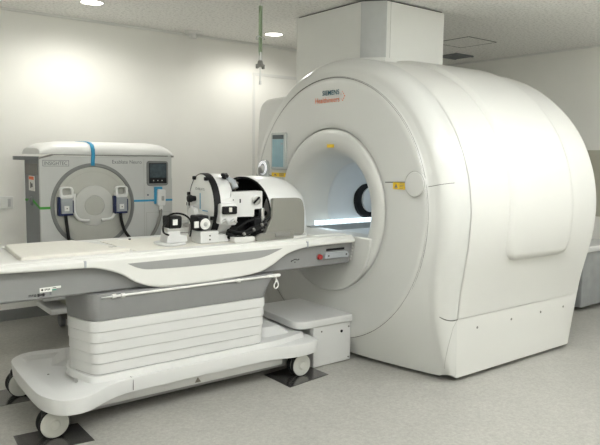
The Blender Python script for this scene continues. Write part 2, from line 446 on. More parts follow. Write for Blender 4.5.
# horizontal joints from the ring to the round covers
def on_panel(y, z, dx=0): return Vector((XF-.006+dx, y, z))
for s in (-1, 1):
    ang = math.asin((1.352-CZ0)/1.14); row = bezel_rows((s*1.14*math.cos(ang), CZ0+1.14*math.sin(ang)))
    b = B(); tube(b, [Vector(q) for q in row[1:13]], .0018, 8); obj('joint_line', b, M['seam'], scanner)
    b = B(); tube(b, [on_panel(CY0+s*.612, 1.337, -.001), on_panel(CY0+s*.80, 1.345, -.002), on_panel(CY0+s*.82, 1.345, -.001)], .0035, 8)
    obj('joint_line', b, M['seam'], scanner)
# right round cover
b = lathe(B(), (XF-.01, CY0-.885, 1.335), (-1,0,0), [(-.03,.082),(.004,.082),(.010,.078),(.014,.055),(.0165,0)], 64)
obj('round_cover', b, M['panel'], scanner, label='plain round white cover on the right of the front panel')
obj('cover_joint', lathe(B(), (XF-.014, CY0-.885, 1.335), (-1,0,0), [(0,.080),(.001,.086)], 64), M['softseam'], scanner)
# left control pad: lit ring with a knob
kc = (XF-.008, CY0+.842, 1.41)
pad = obj('control_pad', prism(B(), roundpoly([(kc[1]-.062, 1.27), (kc[1]+.062, 1.27), (kc[1]+.066, 1.475), (kc[1]-.066, 1.475)], [.03,.03,.075,.075], 8), 'x', XF-.03, XF+.005), M['screenbezel'], scanner, bevel=.006)
obj('lit_ring', lathe(B(), (XF-.032, kc[1], 1.405), (-1,0,0), [(0,.060),(.006,.058),(.006,.040),(0,.038)], 48), M['glow'], pad)
obj('control_knob', lathe(B(), (XF-.032, kc[1], 1.39), (-1,0,0), [(0,.036),(.022,.034),(.03,.026),(.032,0)], 40), M['metal'], pad)
# touchscreen
y0, y1, z0, z1 = 4.245, 4.445, 1.395, 1.70
ts = obj('touchscreen', prism(B(), rrect(y0, y1, z0, z1, .015), 'x', XF-.03, XF+.01), M['screenbezel'], scanner, bevel=.004)
obj('display', bx(XF-.032, XF-.029, y0+.022, y1-.022, z0+.022, z1-.055), M['screen'], ts)
obj('display_header', bx(XF-.032, XF-.029, y0+.022, y1-.022, z1-.053, z1-.018), M['screendark'], ts)
b = B()
for k in range(5): box(b, XF-.0328, XF-.0322, y0+.035+k*.028, y0+.0365+k*.028, z0+.04, z1-.075)
box(b, XF-.0328, XF-.0322, y0+.03, y0+.055, z1-.1, z1-.085)
obj('display_graph', b, M['cabside'], ts)
# labels
def sticker(y0, y1, z0, z1, x=XF-.012):
    s = obj('warning_label', bx(x-.0015, x+.006, y0, y1, z0, z1), M['yellow'], scanner, label='yellow warning label')
    b = B(); w = (y1-y0)
    for k in range(4): box(b, x-.0022, x-.0016, y0+w*.08, y0+w*.42, z0+.006+k*(z1-z0)*.22, z0+.010+k*(z1-z0)*.22)
    prism(b, [(y0+w*.58, z0+.008), (y0+w*.86, z0+.008), (y0+w*.72, z1-.007)], 'x', x-.0022, x-.0016)
    obj('printing', b, M['brown'], s)
sticker(2.925, 3.03, 1.295, 1.34)
sticker(4.265, 4.455, 1.335, 1.368, XF-.012)
# small yellow label on the funnel's upper lip
b = bx(XF-.014, XF-.008, 3.655, 3.73, 1.575, 1.60); obj('warning_label', b, M['yellow'], scanner, label='small yellow label at the top of the bore opening')
# logo
lx = XF-.0095
text('brand_lettering', 'SIEMENS', (lx, 3.80, 1.966), (0,-1,0), (0,0,1), .195, .037, M['teal'], scanner, bold=.012)
text('brand_lettering', 'Healthineers', (lx, 3.885, 1.912), (0,-1,0), (0,0,1), .285, .040, M['orange'], scanner, bold=.005)
b = B()
for (yy, zz, r) in ((3.570,1.982,.005),(3.556,1.968,.006),(3.546,1.951,.008),(3.554,1.934,.007),(3.566,1.920,.006),(3.585,1.966,.004),(3.580,1.930,.004)):
    b = cyl(B(), (lx-.001, yy, zz), (lx+.0005, yy, zz), r*.75, n=12); obj('logo_dot', b, M['orange'], scanner)
# raised side panel (from the crown down to z .8) : offset strip of the barrel surface
def barrel_pt(P, x, lift):
    row = barrel_row(P)
    for a, c in zip(row, row[1:]):
        if c[0] >= x:
            t = (x-a[0])/(c[0]-a[0]); p = Vector(a).lerp(Vector(c), t); break
    d = Vector((0, p.y-CY0, p.z-CZ0)).normalized(); return p+d*lift
zs_ = [.80, .812, .83, .86, .90, .95, 1.0]
secP = [(-halfw(z), z) for z in zs_]+[p for p in sect[len(zlow):len(zlow)+NA//2+30]]
rows = []
for i, P in enumerate(secP):
    z = P[1]; ins = 0
    if i < 6:
        q = (z-.80)/.12; q = min(1, q); ins = .12*(1-math.sqrt(max(0, 1-(1-q)**2)))
    xa, xb = 3.80+ins, 4.58-ins; row = []
    for k in range(25):
        t = k/24; x = xa+(xb-xa)*t
        e = min(t, 1-t)*(xb-xa); lift = .026*min(1, e/.025)
        if i == 0: lift = .0
        elif i == 1: lift = min(lift, .010)
        row.append(barrel_pt(P, x, lift+.0005))
    rows.append(row)
obj('raised_side_panel', strip(rows, False), M['barrel'], scanner, sharp=60)
# screws on skirt
for x in (3.62, 4.02, 4.40, 4.72):
    obj('screw', lathe(B(), (x, CY0-1.063, .345), (0,-1,0), [(0,.009),(.004,.008),(.004,0)], 16), M['hose'], scanner)
# far side service housing
rp = rrect(3.36, 4.7, 0, 1, .0)
b = B(); prism(b, roundpoly([(4.55, .02), (5.15, .02), (5.12, 1.3), (5.06, 2.03), (4.45, 2.05), (4.3, .02)], [0, 0, .3, .16, .1, 0], 8), 'x', 3.40, 4.55)
obj('service_housing', b, M['gloss'], scanner, bevel=.05, seg=4, label='tall rounded housing behind the left edge of the scanner')
# led strip inside the bore and black port
b = B(); box(b, 3.26, 4.6, 4.005, 4.02, .952, .985)
obj('light_strip', b, M['led'], scanner, label='lit strip along the bore wall')
for k in range(14): obj('strip_divider', bx(3.30+k*.05, 3.306+k*.05, 3.998, 4.0045, .955, .982), M['base'], scanner)
obj('bore_rail', bx(3.20, 4.7, 3.99, 4.04, .90, .948), M['metal'], scanner)
b = lathe(B(), (3.90, 4.06, 1.14), (0,-1,0), [(0,.175),(.03,.17),(.04,.14),(.03,.11),(.02,.11)], 64)
obj('bore_port', b, M['black'], scanner, label='dark round port on the inner bore wall')
obj('port_cap', lathe(B(), (3.90, 4.06, 1.14), (0,-1,0), [(0,.112),(.05,.108),(.06,.08),(.062,0)], 48), M['liner'], scanner)
L = bpy.data.lights.new('added_bore_lamp', 'AREA'); L.energy = .7; L.color = (.85, .95, 1); L.shape = 'RECTANGLE'; L.size = .9; L.size_y = .06  # added lamp and glowing strip, put in to brighten the bore liner
o = bpy.data.objects.new('added_bore_lamp', L); COL.objects.link(o); o.parent = scanner; o.location = (3.95-4.1, 0, CZ0+.325)
obj('added_bore_glow', bx(3.50, 4.40, CY0-.03, CY0+.03, CZ0+.328, CZ0+.338), M['led'], scanner, label='added glowing strip along the top of the bore, brightens the liner')
# bore shelf/table entrance: rounded tray filling the lower part of the ring
ya = [(CY0+.60*math.sin(a), ) for a in (0,)]
out = []
zt = .935
hw = .50
for k in range(33):
    a = -PI/2+PI*k/32; out.append((CY0+hw*math.sin(a)*1.0, zt-.02-.33*math.cos(a)))
tray = [(CY0+hw, zt), (CY0-hw, zt)]+[(CY0-hw*math.cos(PI*k/24), zt-.03-.42*math.sin(PI*k/24)) for k in range(25)]
b = B(); prism(b, tray, 'x', 3.122, 3.30); obj('bore_shelf', b, M['gloss'], scanner, bevel=.012, label='white tray closing the bottom of the bore mouth')
b = B(); box(b, 3.28, 4.9, CY0-.29, CY0+.29, .86, .90); obj('bore_bed_track', b, M['liner'], scanner)

# docking box on the floor
dock = thing('docking_box', 'low white box with a rounded overhanging lid at the foot of the scanner', 'docking station', (2.97, CY0, 0))
obj('housing', bx(2.79, 3.145, 3.425, 4.03, 0.004, .30), M['base'], dock, bevel=.008)
obj('lid', prism(B(), roundpoly([(2.64, 3.42), (3.148, 3.41), (3.148, 4.06), (2.69, 4.06)], [.10, .01, .01, .06], 8), 'z', .30, .352), M['base'], dock, bevel=.012)
for (x, z) in ((2.86, .26), (3.12, .26), (3.12, .03)): obj('screw', cyl(B(), (x, 3.4252, z), (x, 3.421, z), .006, n=12), M['seam'], dock)
obj('socket', cyl(B(), (3.05, 3.4252, .235), (3.05, 3.421, .235), .011, n=16), M['black'], dock)

# ------------------------------------------------------------------ duct above the scanner
t = thing('duct_cover', 'boxy white duct cover rising from the scanner to the ceiling', 'duct', (4.0, 4.1, 2.15))
zb = 1.95
prof = [(3.565, 4.69), (3.565, 3.835), (3.69, 3.69), (4.385, 3.69), (4.385, 4.69)]
def dens(p, d=.05):
    out = []
    for i in range(len(p)):
        a, c = Vector(p[i]), Vector(p[(i+1) % len(p)]); n = max(1, int((c-a).length/d))
        out += [tuple(a.lerp(c, k/n)) for k in range(n)]
    return out
dp = dens(prof); b = B()
def topz(x, y): return CZ0+math.sqrt(max(.01, 1.15**2-(y-CY0)**2))
loft(b, [[(x, y, topz(x, y)+.004) for x, y in dp], [(x, y, H-.012) for x, y in dp]], cap=False)
obj('casing', b, M['duct'], t)
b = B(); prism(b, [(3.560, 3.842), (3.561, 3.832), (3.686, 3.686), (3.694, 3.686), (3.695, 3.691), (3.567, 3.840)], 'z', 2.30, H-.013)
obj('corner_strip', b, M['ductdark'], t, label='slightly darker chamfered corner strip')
b = B(); tube(b, [(3.74, 3.689, 2.30), (3.74, 3.689, H-.013)], .0015, 6); obj('joint_line', b, M['softseam'], t)
prof2 = [(3.58, 4.68), (3.58, 3.85), (3.70, 3.705), (4.37, 3.705), (4.37, 4.68)]
obj('shadow_gap', prism(B(), prof2, 'z', H-.012, H-.0005), M['black'], t)

# ------------------------------------------------------------------ patient table
table = thing('patient_table', 'long white and grey wheeled patient table docked to the scanner', 'patient table', (1.75, CY0, 0))
NY, FY = 3.36, 4.08           # near and far edge
X0, X1 = .42, 3.10
def endcurve(x): return x
# top slab with a recess
b = B()
outl = roundpoly([(X0, NY), (3.10, NY), (3.10, FY), (X0, FY)], [.2, .02, .02, .2], 8)
prism(b, outl, 'z', .905, .940)
obj('tabletop', b, M['tabwhite'], table, bevel=.014, seg=4)
# raised long rims
for (a, c) in ((NY+.012, NY+.085), (FY-.085, FY-.012)):
    b = B(); box(b, X0+.16, 3.09, a, c, .936, .951); obj('rim', b, M['tabwhite'], table, bevel=.007)
for (a, c) in ((2.80, 3.09),):
    obj('end_plate', prism(B(), roundpoly([(a, NY+.10), (c, NY+.06), (c, FY-.06), (a, FY-.10)], .03), 'z', .938, .956), M['tabwhite'], table, bevel=.006)
# grey core
core = [(X0+.1, .76), (X0+.16, .747), (3.075, .745), (3.115, .91), (X0+.05, .91)]
obj('side_body', prism(B(), core, 'y', NY+.03, FY-.03), M['grey'], table, bevel=.01)
bot = [(X0+.12, .742), (3.06, .740), (3.06, .746), (X0+.12, .748)]
obj('underside', prism(B(), bot, 'y', NY+.05, FY-.05), M['bandgrey'], table)
# white swoosh band on both long sides
low = catmull([(.52, .915), (.75, .905), (.97, .897), (1.147, .894), (1.234, .882), (1.346, .843), (1.45, .780), (1.57, .745), (1.75, .740), (2.0, .741), (2.25, .757), (2.36, .792), (2.488, .858), (2.60, .886), (2.71, .895), (3.10, .897)], 6)
upr = [(3.10, .925), (.52, .935)]
swout = low+upr
inset = catmull([(1.385, .899), (1.45, .868), (1.53, .854), (1.75, .848), (2.0, .847), (2.22, .851), (2.32, .863), (2.41, .890), (2.45, .904)], 6)
for (a, c, ia, ic) in ((NY-.012, NY+.035, NY-.014, NY+.002), (FY-.035, FY+.012, FY-.002, FY+.014)):
    sw = obj('side_rail', prism(B(), swout, 'y', a, c), M['tabwhite'], table, bevel=.010, seg=3)
    obj('rail_inset', prism(B(), inset, 'y', min(ia, ic), max(ia, ic)), M['bandgrey'], sw)
for x, z0, z1 in ((1.150, .893, .93), (2.66, .889, .93)):
    b = B(); box(b, x-.006, x+.006, NY-.0145, NY-.002, z0+.002, z1+.004); obj('joint_clip', b, M['handgrey'], table)
# grey end face ribs
b = B()
for k in range(7): z = .765+k*.022; box(b, 3.085+k*.005, 3.094+k*.005, NY+.022, NY+.034, z, z+.012)
obj('end_rib', b, M['tabwhite'], table)
# handle, button, marks on the near side at the scanner end
hd = obj('handle', prism(B(), roundpoly([(2.83, .795), (3.05, .790), (3.06, .812), (3.04, .838), (2.84, .838)], .012, 5), 'y', NY+.008, NY+.030), M['handgrey'], table, bevel=.005, label='grey pull handle beside the red button')
obj('grip_recess', bx(2.86, 3.03, NY+.0285, NY+.031, .846, .862), M['black'], table, bevel=.002)
for x in (2.865, 3.03): obj('screw', cyl(B(), (x, NY+.009, .815), (x, NY+.004, .815), .006, n=12), M['seam'], hd)
bt = obj('stop_button', cyl(B(), (2.795, NY+.03, .812), (2.795, NY+.008, .812), .020, .017, 24), M['red'], table, label='round red button')
obj('button_collar', lathe(B(), (2.795, NY+.03, .812), (0,-1,0), [(0,.0235),(.006,.023),(.008,.0205),(0,.020)], 32), M['hose'], bt)
def mark(x, z, s=1):
    b = B()
    box(b, x-.03*s, x-.012*s, NY+.0285, NY+.0298, z-.002, z+.004); box(b, x-.012*s, x+.014*s, NY+.0285, NY+.0298, z+.003, z+.010)
    box(b, x+.012*s, x+.032*s, NY+.0285, NY+.0298, z-.001, z+.005); cyl(b, (x-.030*s, NY+.0298, z-.004), (x-.030*s, NY+.0285, z-.004), .005, n=10)
    cyl(b, (x+.032*s, NY+.0298, z+.004), (x+.032*s, NY+.0285, z+.004), .005, n=10); box(b, x-.004, x+.004, NY+.0285, NY+.0298, z-.016, z-.008)
    return b
obj('pictogram', mark(2.585, .805), M['ink'], table)
# rating plate & pictograms at the free end
_n0 = set(bpy.data.objects)
lb = obj('rating_label', prism(B(), roundpoly([(.885, .818), (.985, .818), (.985, .838), (1.06, .842), (1.06, .860), (.985, .858), (.885, .856)], .004), 'y', NY+.0285, NY+.0305), M['paper'], table, label='small white rating label with green mark')
b = B(); cyl(b, (.905, NY+.0285, .838), (.905, NY+.0279, .838), .009, n=16); obj('label_stamp', b, M['ink'], lb); b = B()
for k in range(4): box(b, .925+k*.012, .932+k*.012, NY+.0279, NY+.0286, .83+.004*(k % 2), .846)
obj('label_printing', b, M['ink'], lb); obj('label_printing', bx(.99, 1.02, NY+.0279, NY+.0286, .845, .850), M['ink'], lb)
obj('green_mark', bx(.985, 1.02, NY+.0279, NY+.0305, .826, .835), M['greenink'], lb)
b = B(); box(b, .905, .955, NY+.0285, NY+.030, .793, .805); 
for x in (.905, .94): box(b, x, x+.014, NY+.0285, NY+.030, .785, .811)
box(b, .90, .965, NY+.0285, NY+.030, .800, .803); obj('pictogram', b, M['ink'], table)
b = B()
for k in range(5): box(b, .845+k*.011, .852+k*.011, NY+.0285, NY+.030, .800, .809)
box(b, .842, .875, NY+.0285, NY+.030, .793, .796); box(b, .88, .898, NY+.0285, NY+.030, .790, .797); obj('pictogram', b, M['ink'], table)
b = B(); box(b, .99, 1.002, NY+.0285, NY+.030, .792, .796); box(b, .99, 1.002, NY+.0285, NY+.030, .799, .803); box(b, .99, 1.002, NY+.0285, NY+.030, .806, .812); obj('pictogram', b, M['greyink'], table)
for o in set(bpy.data.objects)-_n0:
    isl = o.name.startswith(('rating_label', 'label_', 'green_mark'))
    ofs = wloc(o)
    for v in o.data.vertices:
        X, Z = v.co.x+ofs.x, v.co.z+ofs.z
        if isl: X, Z = .925+(X-.885)*.62, .783+(Z-.818)*.62
        else: X, Z = .868+(X-.842)*.72, .762+(Z-.785)*.62
        v.co.x, v.co.z = X-ofs.x, Z-ofs.z
# rail under the near edge with connector and hook
rl = obj('under_rail', cyl(B(), (1.30, NY-.01, .724), (2.34, NY-.01, .727), .0075, n=16), M['tabwhite'], table, label='thin white rod under the near edge')
obj('rail_tip', cyl(B(), (1.235, NY-.01, .7235), (1.30, NY-.01, .724), .004, .0065, 16), M['metal'], rl)
for x in (1.295, 1.345, 2.10): obj('rail_collar', cyl(B(), (x, NY-.01, .724), (x+.022, NY-.01, .724), .0125, n=20), M['tabwhite'], rl)
obj('rail_fitting', bx(2.33, 2.43, NY-.022, NY+.002, .718, .738), M['tabwhite'], rl, bevel=.005)
obj('hook', tube(B(), [(2.40, NY-.01, .72), (2.40, NY-.01, .69), (2.385, NY-.01, .665), (2.39, NY-.01, .645), (2.405, NY-.01, .642), (2.418, NY-.01, .655), (2.415, NY-.01, .68), (2.405, NY-.01, .70)], .0045, 8, smooth=5), M['tabwhite'], rl)
for x in (1.75, 2.15): obj('rail_bracket', bx(x, x+.02, NY-.012, NY+.06, .728, .742), M['grey'], rl)
# mattress and recesses
obj('mattress', prism(B(), roundpoly([(.855, NY+.105), (1.455, NY+.105), (1.30, FY-.07), (.905, FY-.07)], .02), 'z', .938, .964), M['cream'], table, bevel=.006, label='cream head mattress at the free end')
obj('mattress', prism(B(), roundpoly([(1.50, NY+.10), (3.0, NY+.10), (3.0, FY-.08), (1.47, FY-.08)], .02), 'z', .936, .9455), M['cream'], table, bevel=.003, label='cream surface under the helmet frame')
kp = obj('key_strip', prism(B(), roundpoly([(1.345, 3.69), (1.395, 3.55), (1.465, 3.55), (1.415, 3.69)], .015), 'z', .938, .962), M['tabwhite'], table, bevel=.004)
b = B()
for k in range(6): box(b, 1.372+k*.008, 1.376+k*.008, 3.57, 3.60, .961, .965)
obj('key_ridge', b, M['softseam'], kp)
obj('head_stop', prism(B(), roundpoly([(.74, 3.86), (.845, 3.83), (.86, 3.90), (.76, 4.0)], .03), 'z', .938, .985), M['tabwhite'], table, bevel=.012)
for x, y in ((1.66, 3.97), (2.62, 3.49)): obj('locating_pin', cyl(B(), (x, y, .944), (x, y, .953), .008, n=14), M['black'], table)

# ribbed pedestal
def plan(g, top=0):
    pts = [(1.190-g, 3.365-g), (2.335+g+top, 3.365-g), (2.335+g+top, 4.07+g), (1.34-g, 4.07+g), (1.125-g, 3.60)]
    return roundpoly(pts, [.055, .045, .045, .06, .05], 8)
NR = 5; zt, zb_ = .588, .285; hgt = (zt-zb_)/NR
for k in range(NR):
    z1 = zt-k*hgt; z0 = z1-hgt+.0015
    gt = .004-.007*k/NR*0; 
    sh = -.016*(k)/NR
    r0 = [(x, y, z0) for x, y in plan(.001+sh)]; r1 = [(x, y, z0+.002) for x, y in plan(.003+sh)]
    r2 = [(x, y, z1-.002) for x, y in plan(.0015+sh)]; r3 = [(x, y, z1) for x, y in plan(-.001+sh)]
    obj('bellows_band', loft(B(), [r0, r1, r2, r3]), M['base'], table, sharp=25)
obj('pedestal_core', loft(B(), [[(x, y, .26) for x, y in plan(-.014)], [(x, y, .586) for x, y in plan(-.010)]]), M['seam'], table)
obj('pedestal_collar', loft(B(), [[(x, y, .590) for x, y in plan(-.002)], [(x, y, .61) for x, y in plan(.002)], [(x, y, .69) for x, y in plan(.010, .03)], [(x, y, .742) for x, y in plan(.012, .05)]]), M['grey'], table, bevel=.003)
b = B()
for (y, z) in ((3.50, .52), (3.53, .44)): cyl(b, (1.135, y, z), (1.13, y, z), .004, n=10)

# wheeled base
top = [(.905, 3.95), (.93, 4.07), (1.02, 4.15), (1.14, 4.15), (1.26, 4.10), (2.35, 4.10), (2.50, 4.16), (2.70, 4.16), (2.765, 4.10), (2.765, 3.34), (2.70, 3.29), (2.52, 3.285), (2.40, 3.33), (2.28, 3.345), (1.42, 3.33), (1.30, 3.31), (1.20, 3.255), (1.12, 3.20), (1.04, 3.185), (.955, 3.215), (.905, 3.32), (.89, 3.45)]
def chaik(p, it=2):
    for _ in range(it):
        q = []
        for i in range(len(p)):
            a, c = p[i], p[(i+1) % len(p)]
            q.append((a[0]*.75+c[0]*.25, a[1]*.75+c[1]*.25)); q.append((a[0]*.25+c[0]*.75, a[1]*.25+c[1]*.75))
        p = q
    return p
tp = chaik(top)
def off(p, d):     # inset towards centre line
    out = []; n = len(p)
    for i in range(n):
        a, c = Vector(p[i-1]), Vector(p[(i+1) % n]); t_ = (c-a).normalized(); nn = Vector((-t_.y, t_.x))
        out.append((p[i][0]-nn.x*d, p[i][1]-nn.y*d))
    return out
area = sum(tp[i][0]*tp[(i+1) % len(tp)][1]-tp[(i+1) % len(tp)][0]*tp[i][1] for i in range(len(tp)))
sg = -1 if area > 0 else 1
rings = [[(x, y, .165) for x, y in off(tp, sg*.030)], [(x, y, .163) for x, y in off(tp, sg*.012)], [(x, y, .166) for x, y in off(tp, sg*.008)], [(x, y, .244) for x, y in off(tp, 0)], [(x, y, .249) for x, y in off(tp, sg*.002)], [(x, y, .251) for x, y in off(tp, sg*.006)]]
def bm_cut(bmA, bmB):
    obs = []
    for q in (bmA, bmB):
        bmesh.ops.recalc_face_normals(q, faces=q.faces); me = bpy.data.meshes.new('tmp'); q.to_mesh(me); q.free()
        o = bpy.data.objects.new('tmp', me); COL.objects.link(o); obs.append(o)
    md = obs[0].modifiers.new('b', 'BOOLEAN'); md.operation = 'DIFFERENCE'; md.object = obs[1]; md.solver = 'EXACT'
    dg = bpy.context.evaluated_depsgraph_get(); dg.update()
    me = bpy.data.meshes.new_from_object(obs[0].evaluated_get(dg)); out = B(); out.from_mesh(me); bpy.data.meshes.remove(me)
    for o in obs: m_ = o.data; bpy.data.objects.remove(o); bpy.data.meshes.remove(m_)
    return out
rec = roundpoly([(.985, 3.42), (1.125, 3.42), (1.175, 3.60), (1.22, 4.04), (.985, 4.08)], [.05, .03, .05, .04, .05], 6)
cxr, cyr = 1.08, 3.75
def scl(p, k): return [(cxr+(x-cxr)*k, cyr+(y-cyr)*(1-(1-k)*.4)) for x, y in p]
cut = loft(B(), [[(x, y, .226) for x, y in scl(rec, .80)], [(x, y, .2505) for x, y in scl(rec, 1.0)], [(x, y, .27) for x, y in scl(rec, 1.02)]])
obj('base_cover', bm_cut(loft(B(), rings), cut), M['base'], table, sharp=32)
# raised deck beneath the pedestal and at the docking end
deck = roundpoly([(1.17, 3.345), (2.42, 3.35), (2.72, 3.42), (2.72, 4.0), (2.42, 4.09), (1.32, 4.09), (1.112, 3.61)], [.06, .03, .05, .05, .03, .06, .05], 6)
obj('base_deck', loft(B(), [[(x, y, .247) for x, y in deck], [(1.9+(x-1.9)*.985, 3.72+(y-3.72)*.97, .284) for x, y in deck]]), M['base'], table, bevel=.004)
obj('docking_hump', loft(B(), [[(x, y, .28) for x, y in rrect(2.36, 2.62, 3.46, 3.98, .05)], [(x, y, .335) for x, y in rrect(2.40, 2.56, 3.52, 3.92, .04)]]), M['base'], table, bevel=.006)
# wedge at the tray corner
ramp = B(); vs = [ramp.verts.new(p) for p in ((1.10, 3.88, .22), (1.185, 3.80, .22), (1.25, 4.03, .22), (1.16, 4.04, .22), (1.195, 3.84, .262), (1.245, 4.03, .275))]
for f in ((0,1,4), (0,4,5,3), (1,2,5,4), (3,5,2), (0,3,2,1)): ramp.faces.new([vs[i] for i in f])
obj('tray_wedge', ramp, M['base'], table, bevel=.004)
b = B(); cyl(b, (1.05, 3.72, .225), (1.05, 3.72, .2295), .006, n=10); obj('tray_screw', b, M['hose'], table)
# joint in the cover & chassis
b = B(); tube(b, [(1.40, 3.327, .178), (1.40, 3.326, .24), (1.395, 3.335, .2515), (1.39, 3.345, .252)], .0018, 6); obj('cover_joint', b, M['seam'], table)
b = B(); box(b, .99, 2.58, 3.46, 4.02, .055, .172); ch = obj('chassis', b, M['bandgrey'], table, bevel=.01)
obj('chassis_rail', bx(1.02, 2.50, 3.40, 3.46, .095, .168), M['base'], table, bevel=.008)
b = B(); prism(b, [(1.83, .108), (1.87, .108), (1.85, .138)], 'y', 3.396, 3.401); obj('hazard_mark', b, M['brown'], ch)
b = B(); cyl(b, (2.20, 3.455, .14), (2.30, 3.455, .14), .012, n=12); obj('cable_gland', b, M['seam'], ch)
# casters
def caster(x, y, rz=0):
    R_ = .079; c = (x, y, R_+.001)
    sgn = -1 if y < CY0 else 1
    root = obj('caster', bx(x-.035, x+.035, y-.02, y+.02, .09, .176), M['base'], table, bevel=.012)
    obj('fork_cover', prism(B(), roundpoly([(x-.06, .10), (x+.055, .10), (x+.062, .17), (x-.05, .175)], .02), 'y', y-.014, y+.014), M['black'], root, bevel=.004)
    for s in (-1, 1):
        yc = y+s*.024
        obj('tyre', lathe(B(), (x, yc-.012, c[2]), (0,1,0), [(0,.066),(0,.074),(.004,R_),(.020,R_),(.024,.075),(.024,.066)], 48), M['rubber'], root)
        obj('wheel_disc', lathe(B(), (x, yc, c[2]), (0,s,0), [(-.010,0),(-.010,.069),(.012,.074),(.0165,.070),(.018,.030),(.020,.028),(.020,0)], 48), M['wheel'], root)
        obj('hub_cap', lathe(B(), (x, yc+s*.0202, c[2]), (0,s,0), [(0,.026),(.006,.022),(.007,0)], 32), M['wheel'], root)
caster(.970, 3.38); caster(2.625, 3.385); caster(.985, 4.10); caster(2.625, 4.07)

# ------------------------------------------------------------------ helmet device on the table
ZT = .9455
hm = thing('ultrasound_helmet', 'round white transducer helmet with a black rim, standing on edge on the table', 'medical helmet', (2.14, CY0, ZT))
hx, hz, hr = 2.055, 1.170, .217
obj('face_disc', lathe(B(), (hx, CY0, hz), (1,0,0), [(-.004,0),(-.004,.05),(-.002,.16),(.001,.200),(.003,.209),(.02,.209)], 96), M['lid'], hm)
obj('black_rim', lathe(B(), (hx, CY0, hz), (1,0,0), [(.004,.2085),(.001,.2105),(.002,.2145),(.010,.2175),(.046,.2175),(.050,.208)], 96), M['black'], hm)
obj('drum', lathe(B(), (hx, CY0, hz), (1,0,0), [(.036,.20),(.048,hr-.002),(.12,hr-.004),(.145,hr-.016),(.155,hr-.04),(.155,.10)], 96), M['helmetwhite'], hm, sharp=50)
text('model_lettering', 'EXABLATE', (hx-.006, CY0+.075, hz+.105), (0,-1,0), (0,0,1), .15, .016, M['greyink'], hm)
b = B(); box(b, hx-.0068, hx-.0035, CY0-.003, CY0+.003, hz-.02, hz+.085); obj('blue_line', b, M['blue'], hm)
b = B(); box(b, hx-.0068, hx-.0035, CY0-.12, CY0-.04, hz-.0285, hz-.0235); obj('blue_line', b, M['blue'], hm)
for a in (62, 118, 180+18, 0, 335, 300, 20):
    a_ = math.radians(a); y, z = CY0+(hr-.01)*math.cos(a_), hz+(hr-.01)*math.sin(a_)
    obj('rim_clamp', bx(hx-.016, hx+.012, y-.014, y+.014, z-.012, z+.012), M['black'], hm, bevel=.004)
# front arm with black knob and white bracket
obj('knob', lathe(B(), (hx-.004, CY0+.085, hz+.045), (-1,0,0), [(0,.018),(.02,.020),(.03,.025),(.048,.026),(.055,.02),(.056,0)], 36), M['black'], hm, label='black round knob on the face')
obj('bracket', prism(B(), roundpoly([(CY0+.02, hz-.115), (CY0+.14, hz-.115), (CY0+.15, hz-.035), (CY0+.10, hz+.0), (CY0+.03, hz-.02)], .025), 'x', hx-.035, hx-.003), M['helmetwhite'], hm, bevel=.01)
b = B(); cyl(b, (hx-.02, CY0+.185, hz+.04), (hx-.02, CY0+.165, ZT+.02), .005, n=10); obj('side_rod', b, M['metal'], hm)
b = B(); cyl(b, (hx-.022, CY0+.06, hz-.11), (hx-.022, CY0+.06, ZT+.04), .009, n=14); cyl(b, (hx-.022, CY0+.11, hz-.11), (hx-.022, CY0+.11, ZT+.04), .009, n=14); obj('support_rod', b, M['metal'], hm)
# gearbox plates behind the drum on the near side
gx = obj('gearbox', prism(B(), roundpoly([(2.10, 1.11), (2.34, 1.105), (2.345, 1.115), (2.345, 1.155), (2.405, 1.155), (2.405, 1.275), (2.18, 1.270), (2.17, 1.235), (2.10, 1.225)], .01), 'y', 3.51, 3.60), M['helmetwhite'], hm, bevel=.006, label='white gearbox with black knobs beside the helmet')
obj('clamp_block', prism(B(), roundpoly([(2.075, 1.07), (2.19, 1.06), (2.20, 1.12), (2.19, 1.20), (2.08, 1.20)], .015), 'y', 3.46, 3.53), M['helmetwhite'], gx, bevel=.01)
obj('clamp_lever', bx(2.085, 2.185, 3.435, 3.462, 1.135, 1.185), M['black'], gx, bevel=.008)
obj('clamp_plate', bx(2.125, 2.145, 3.430, 3.437, 1.15, 1.178), M['cream'], gx, bevel=.002)
for x in (2.105, 2.165): obj('thumb_screw', tube(B(), [(x-.02, 3.452, 1.085), (x, 3.448, 1.10), (x+.02, 3.452, 1.08)], .009, 10), M['metal'], gx)
obj('lens_dial', lathe(B(), (2.355, 3.512, 1.215), (0,-1,0), [(0,.032),(.012,.032),(.014,.026),(.010,.024),(.010,0)], 32), M['metal'], gx)
obj('dial_hand', tube(B(), [(2.332, 3.498, 1.195), (2.375, 3.498, 1.235)], .007, 8), M['black'], gx)
obj('slot', bx(2.235, 2.243, 3.506, 3.512, 1.20, 1.225), M['black'], gx)
for x, z in ((2.17, 1.22), (2.19, 1.13)): obj('screw', cyl(B(), (x+.02, 3.511, z), (x+.02, 3.507, z), .004, n=8), M['black'], gx)
obj('upright_bar', bx(2.392, 2.415, 3.50, 3.54, ZT+.06, 1.16), M['metal'], gx, bevel=.003)
obj('dark_carriage', bx(2.20, 2.36, 3.60, 3.84, ZT+.03, 1.20), M['black'], hm, bevel=.02)
obj('carriage_bracket', bx(2.34, 2.40, 3.50, 3.56, ZT+.02, 1.10), M['black'], hm, bevel=.01)
obj('frame_rail', bx(2.05, 2.42, 3.56, 3.60, ZT+.003, ZT+.03), M['helmetwhite'], hm, bevel=.004)
obj('frame_rail', bx(2.05, 2.42, 3.86, 3.90, ZT+.003, ZT+.03), M['helmetwhite'], hm, bevel=.004)
obj('foot_block', bx(2.18, 2.33, 3.47, 3.55, ZT+.001, ZT+.035), M['tabwhite'], hm, bevel=.006)
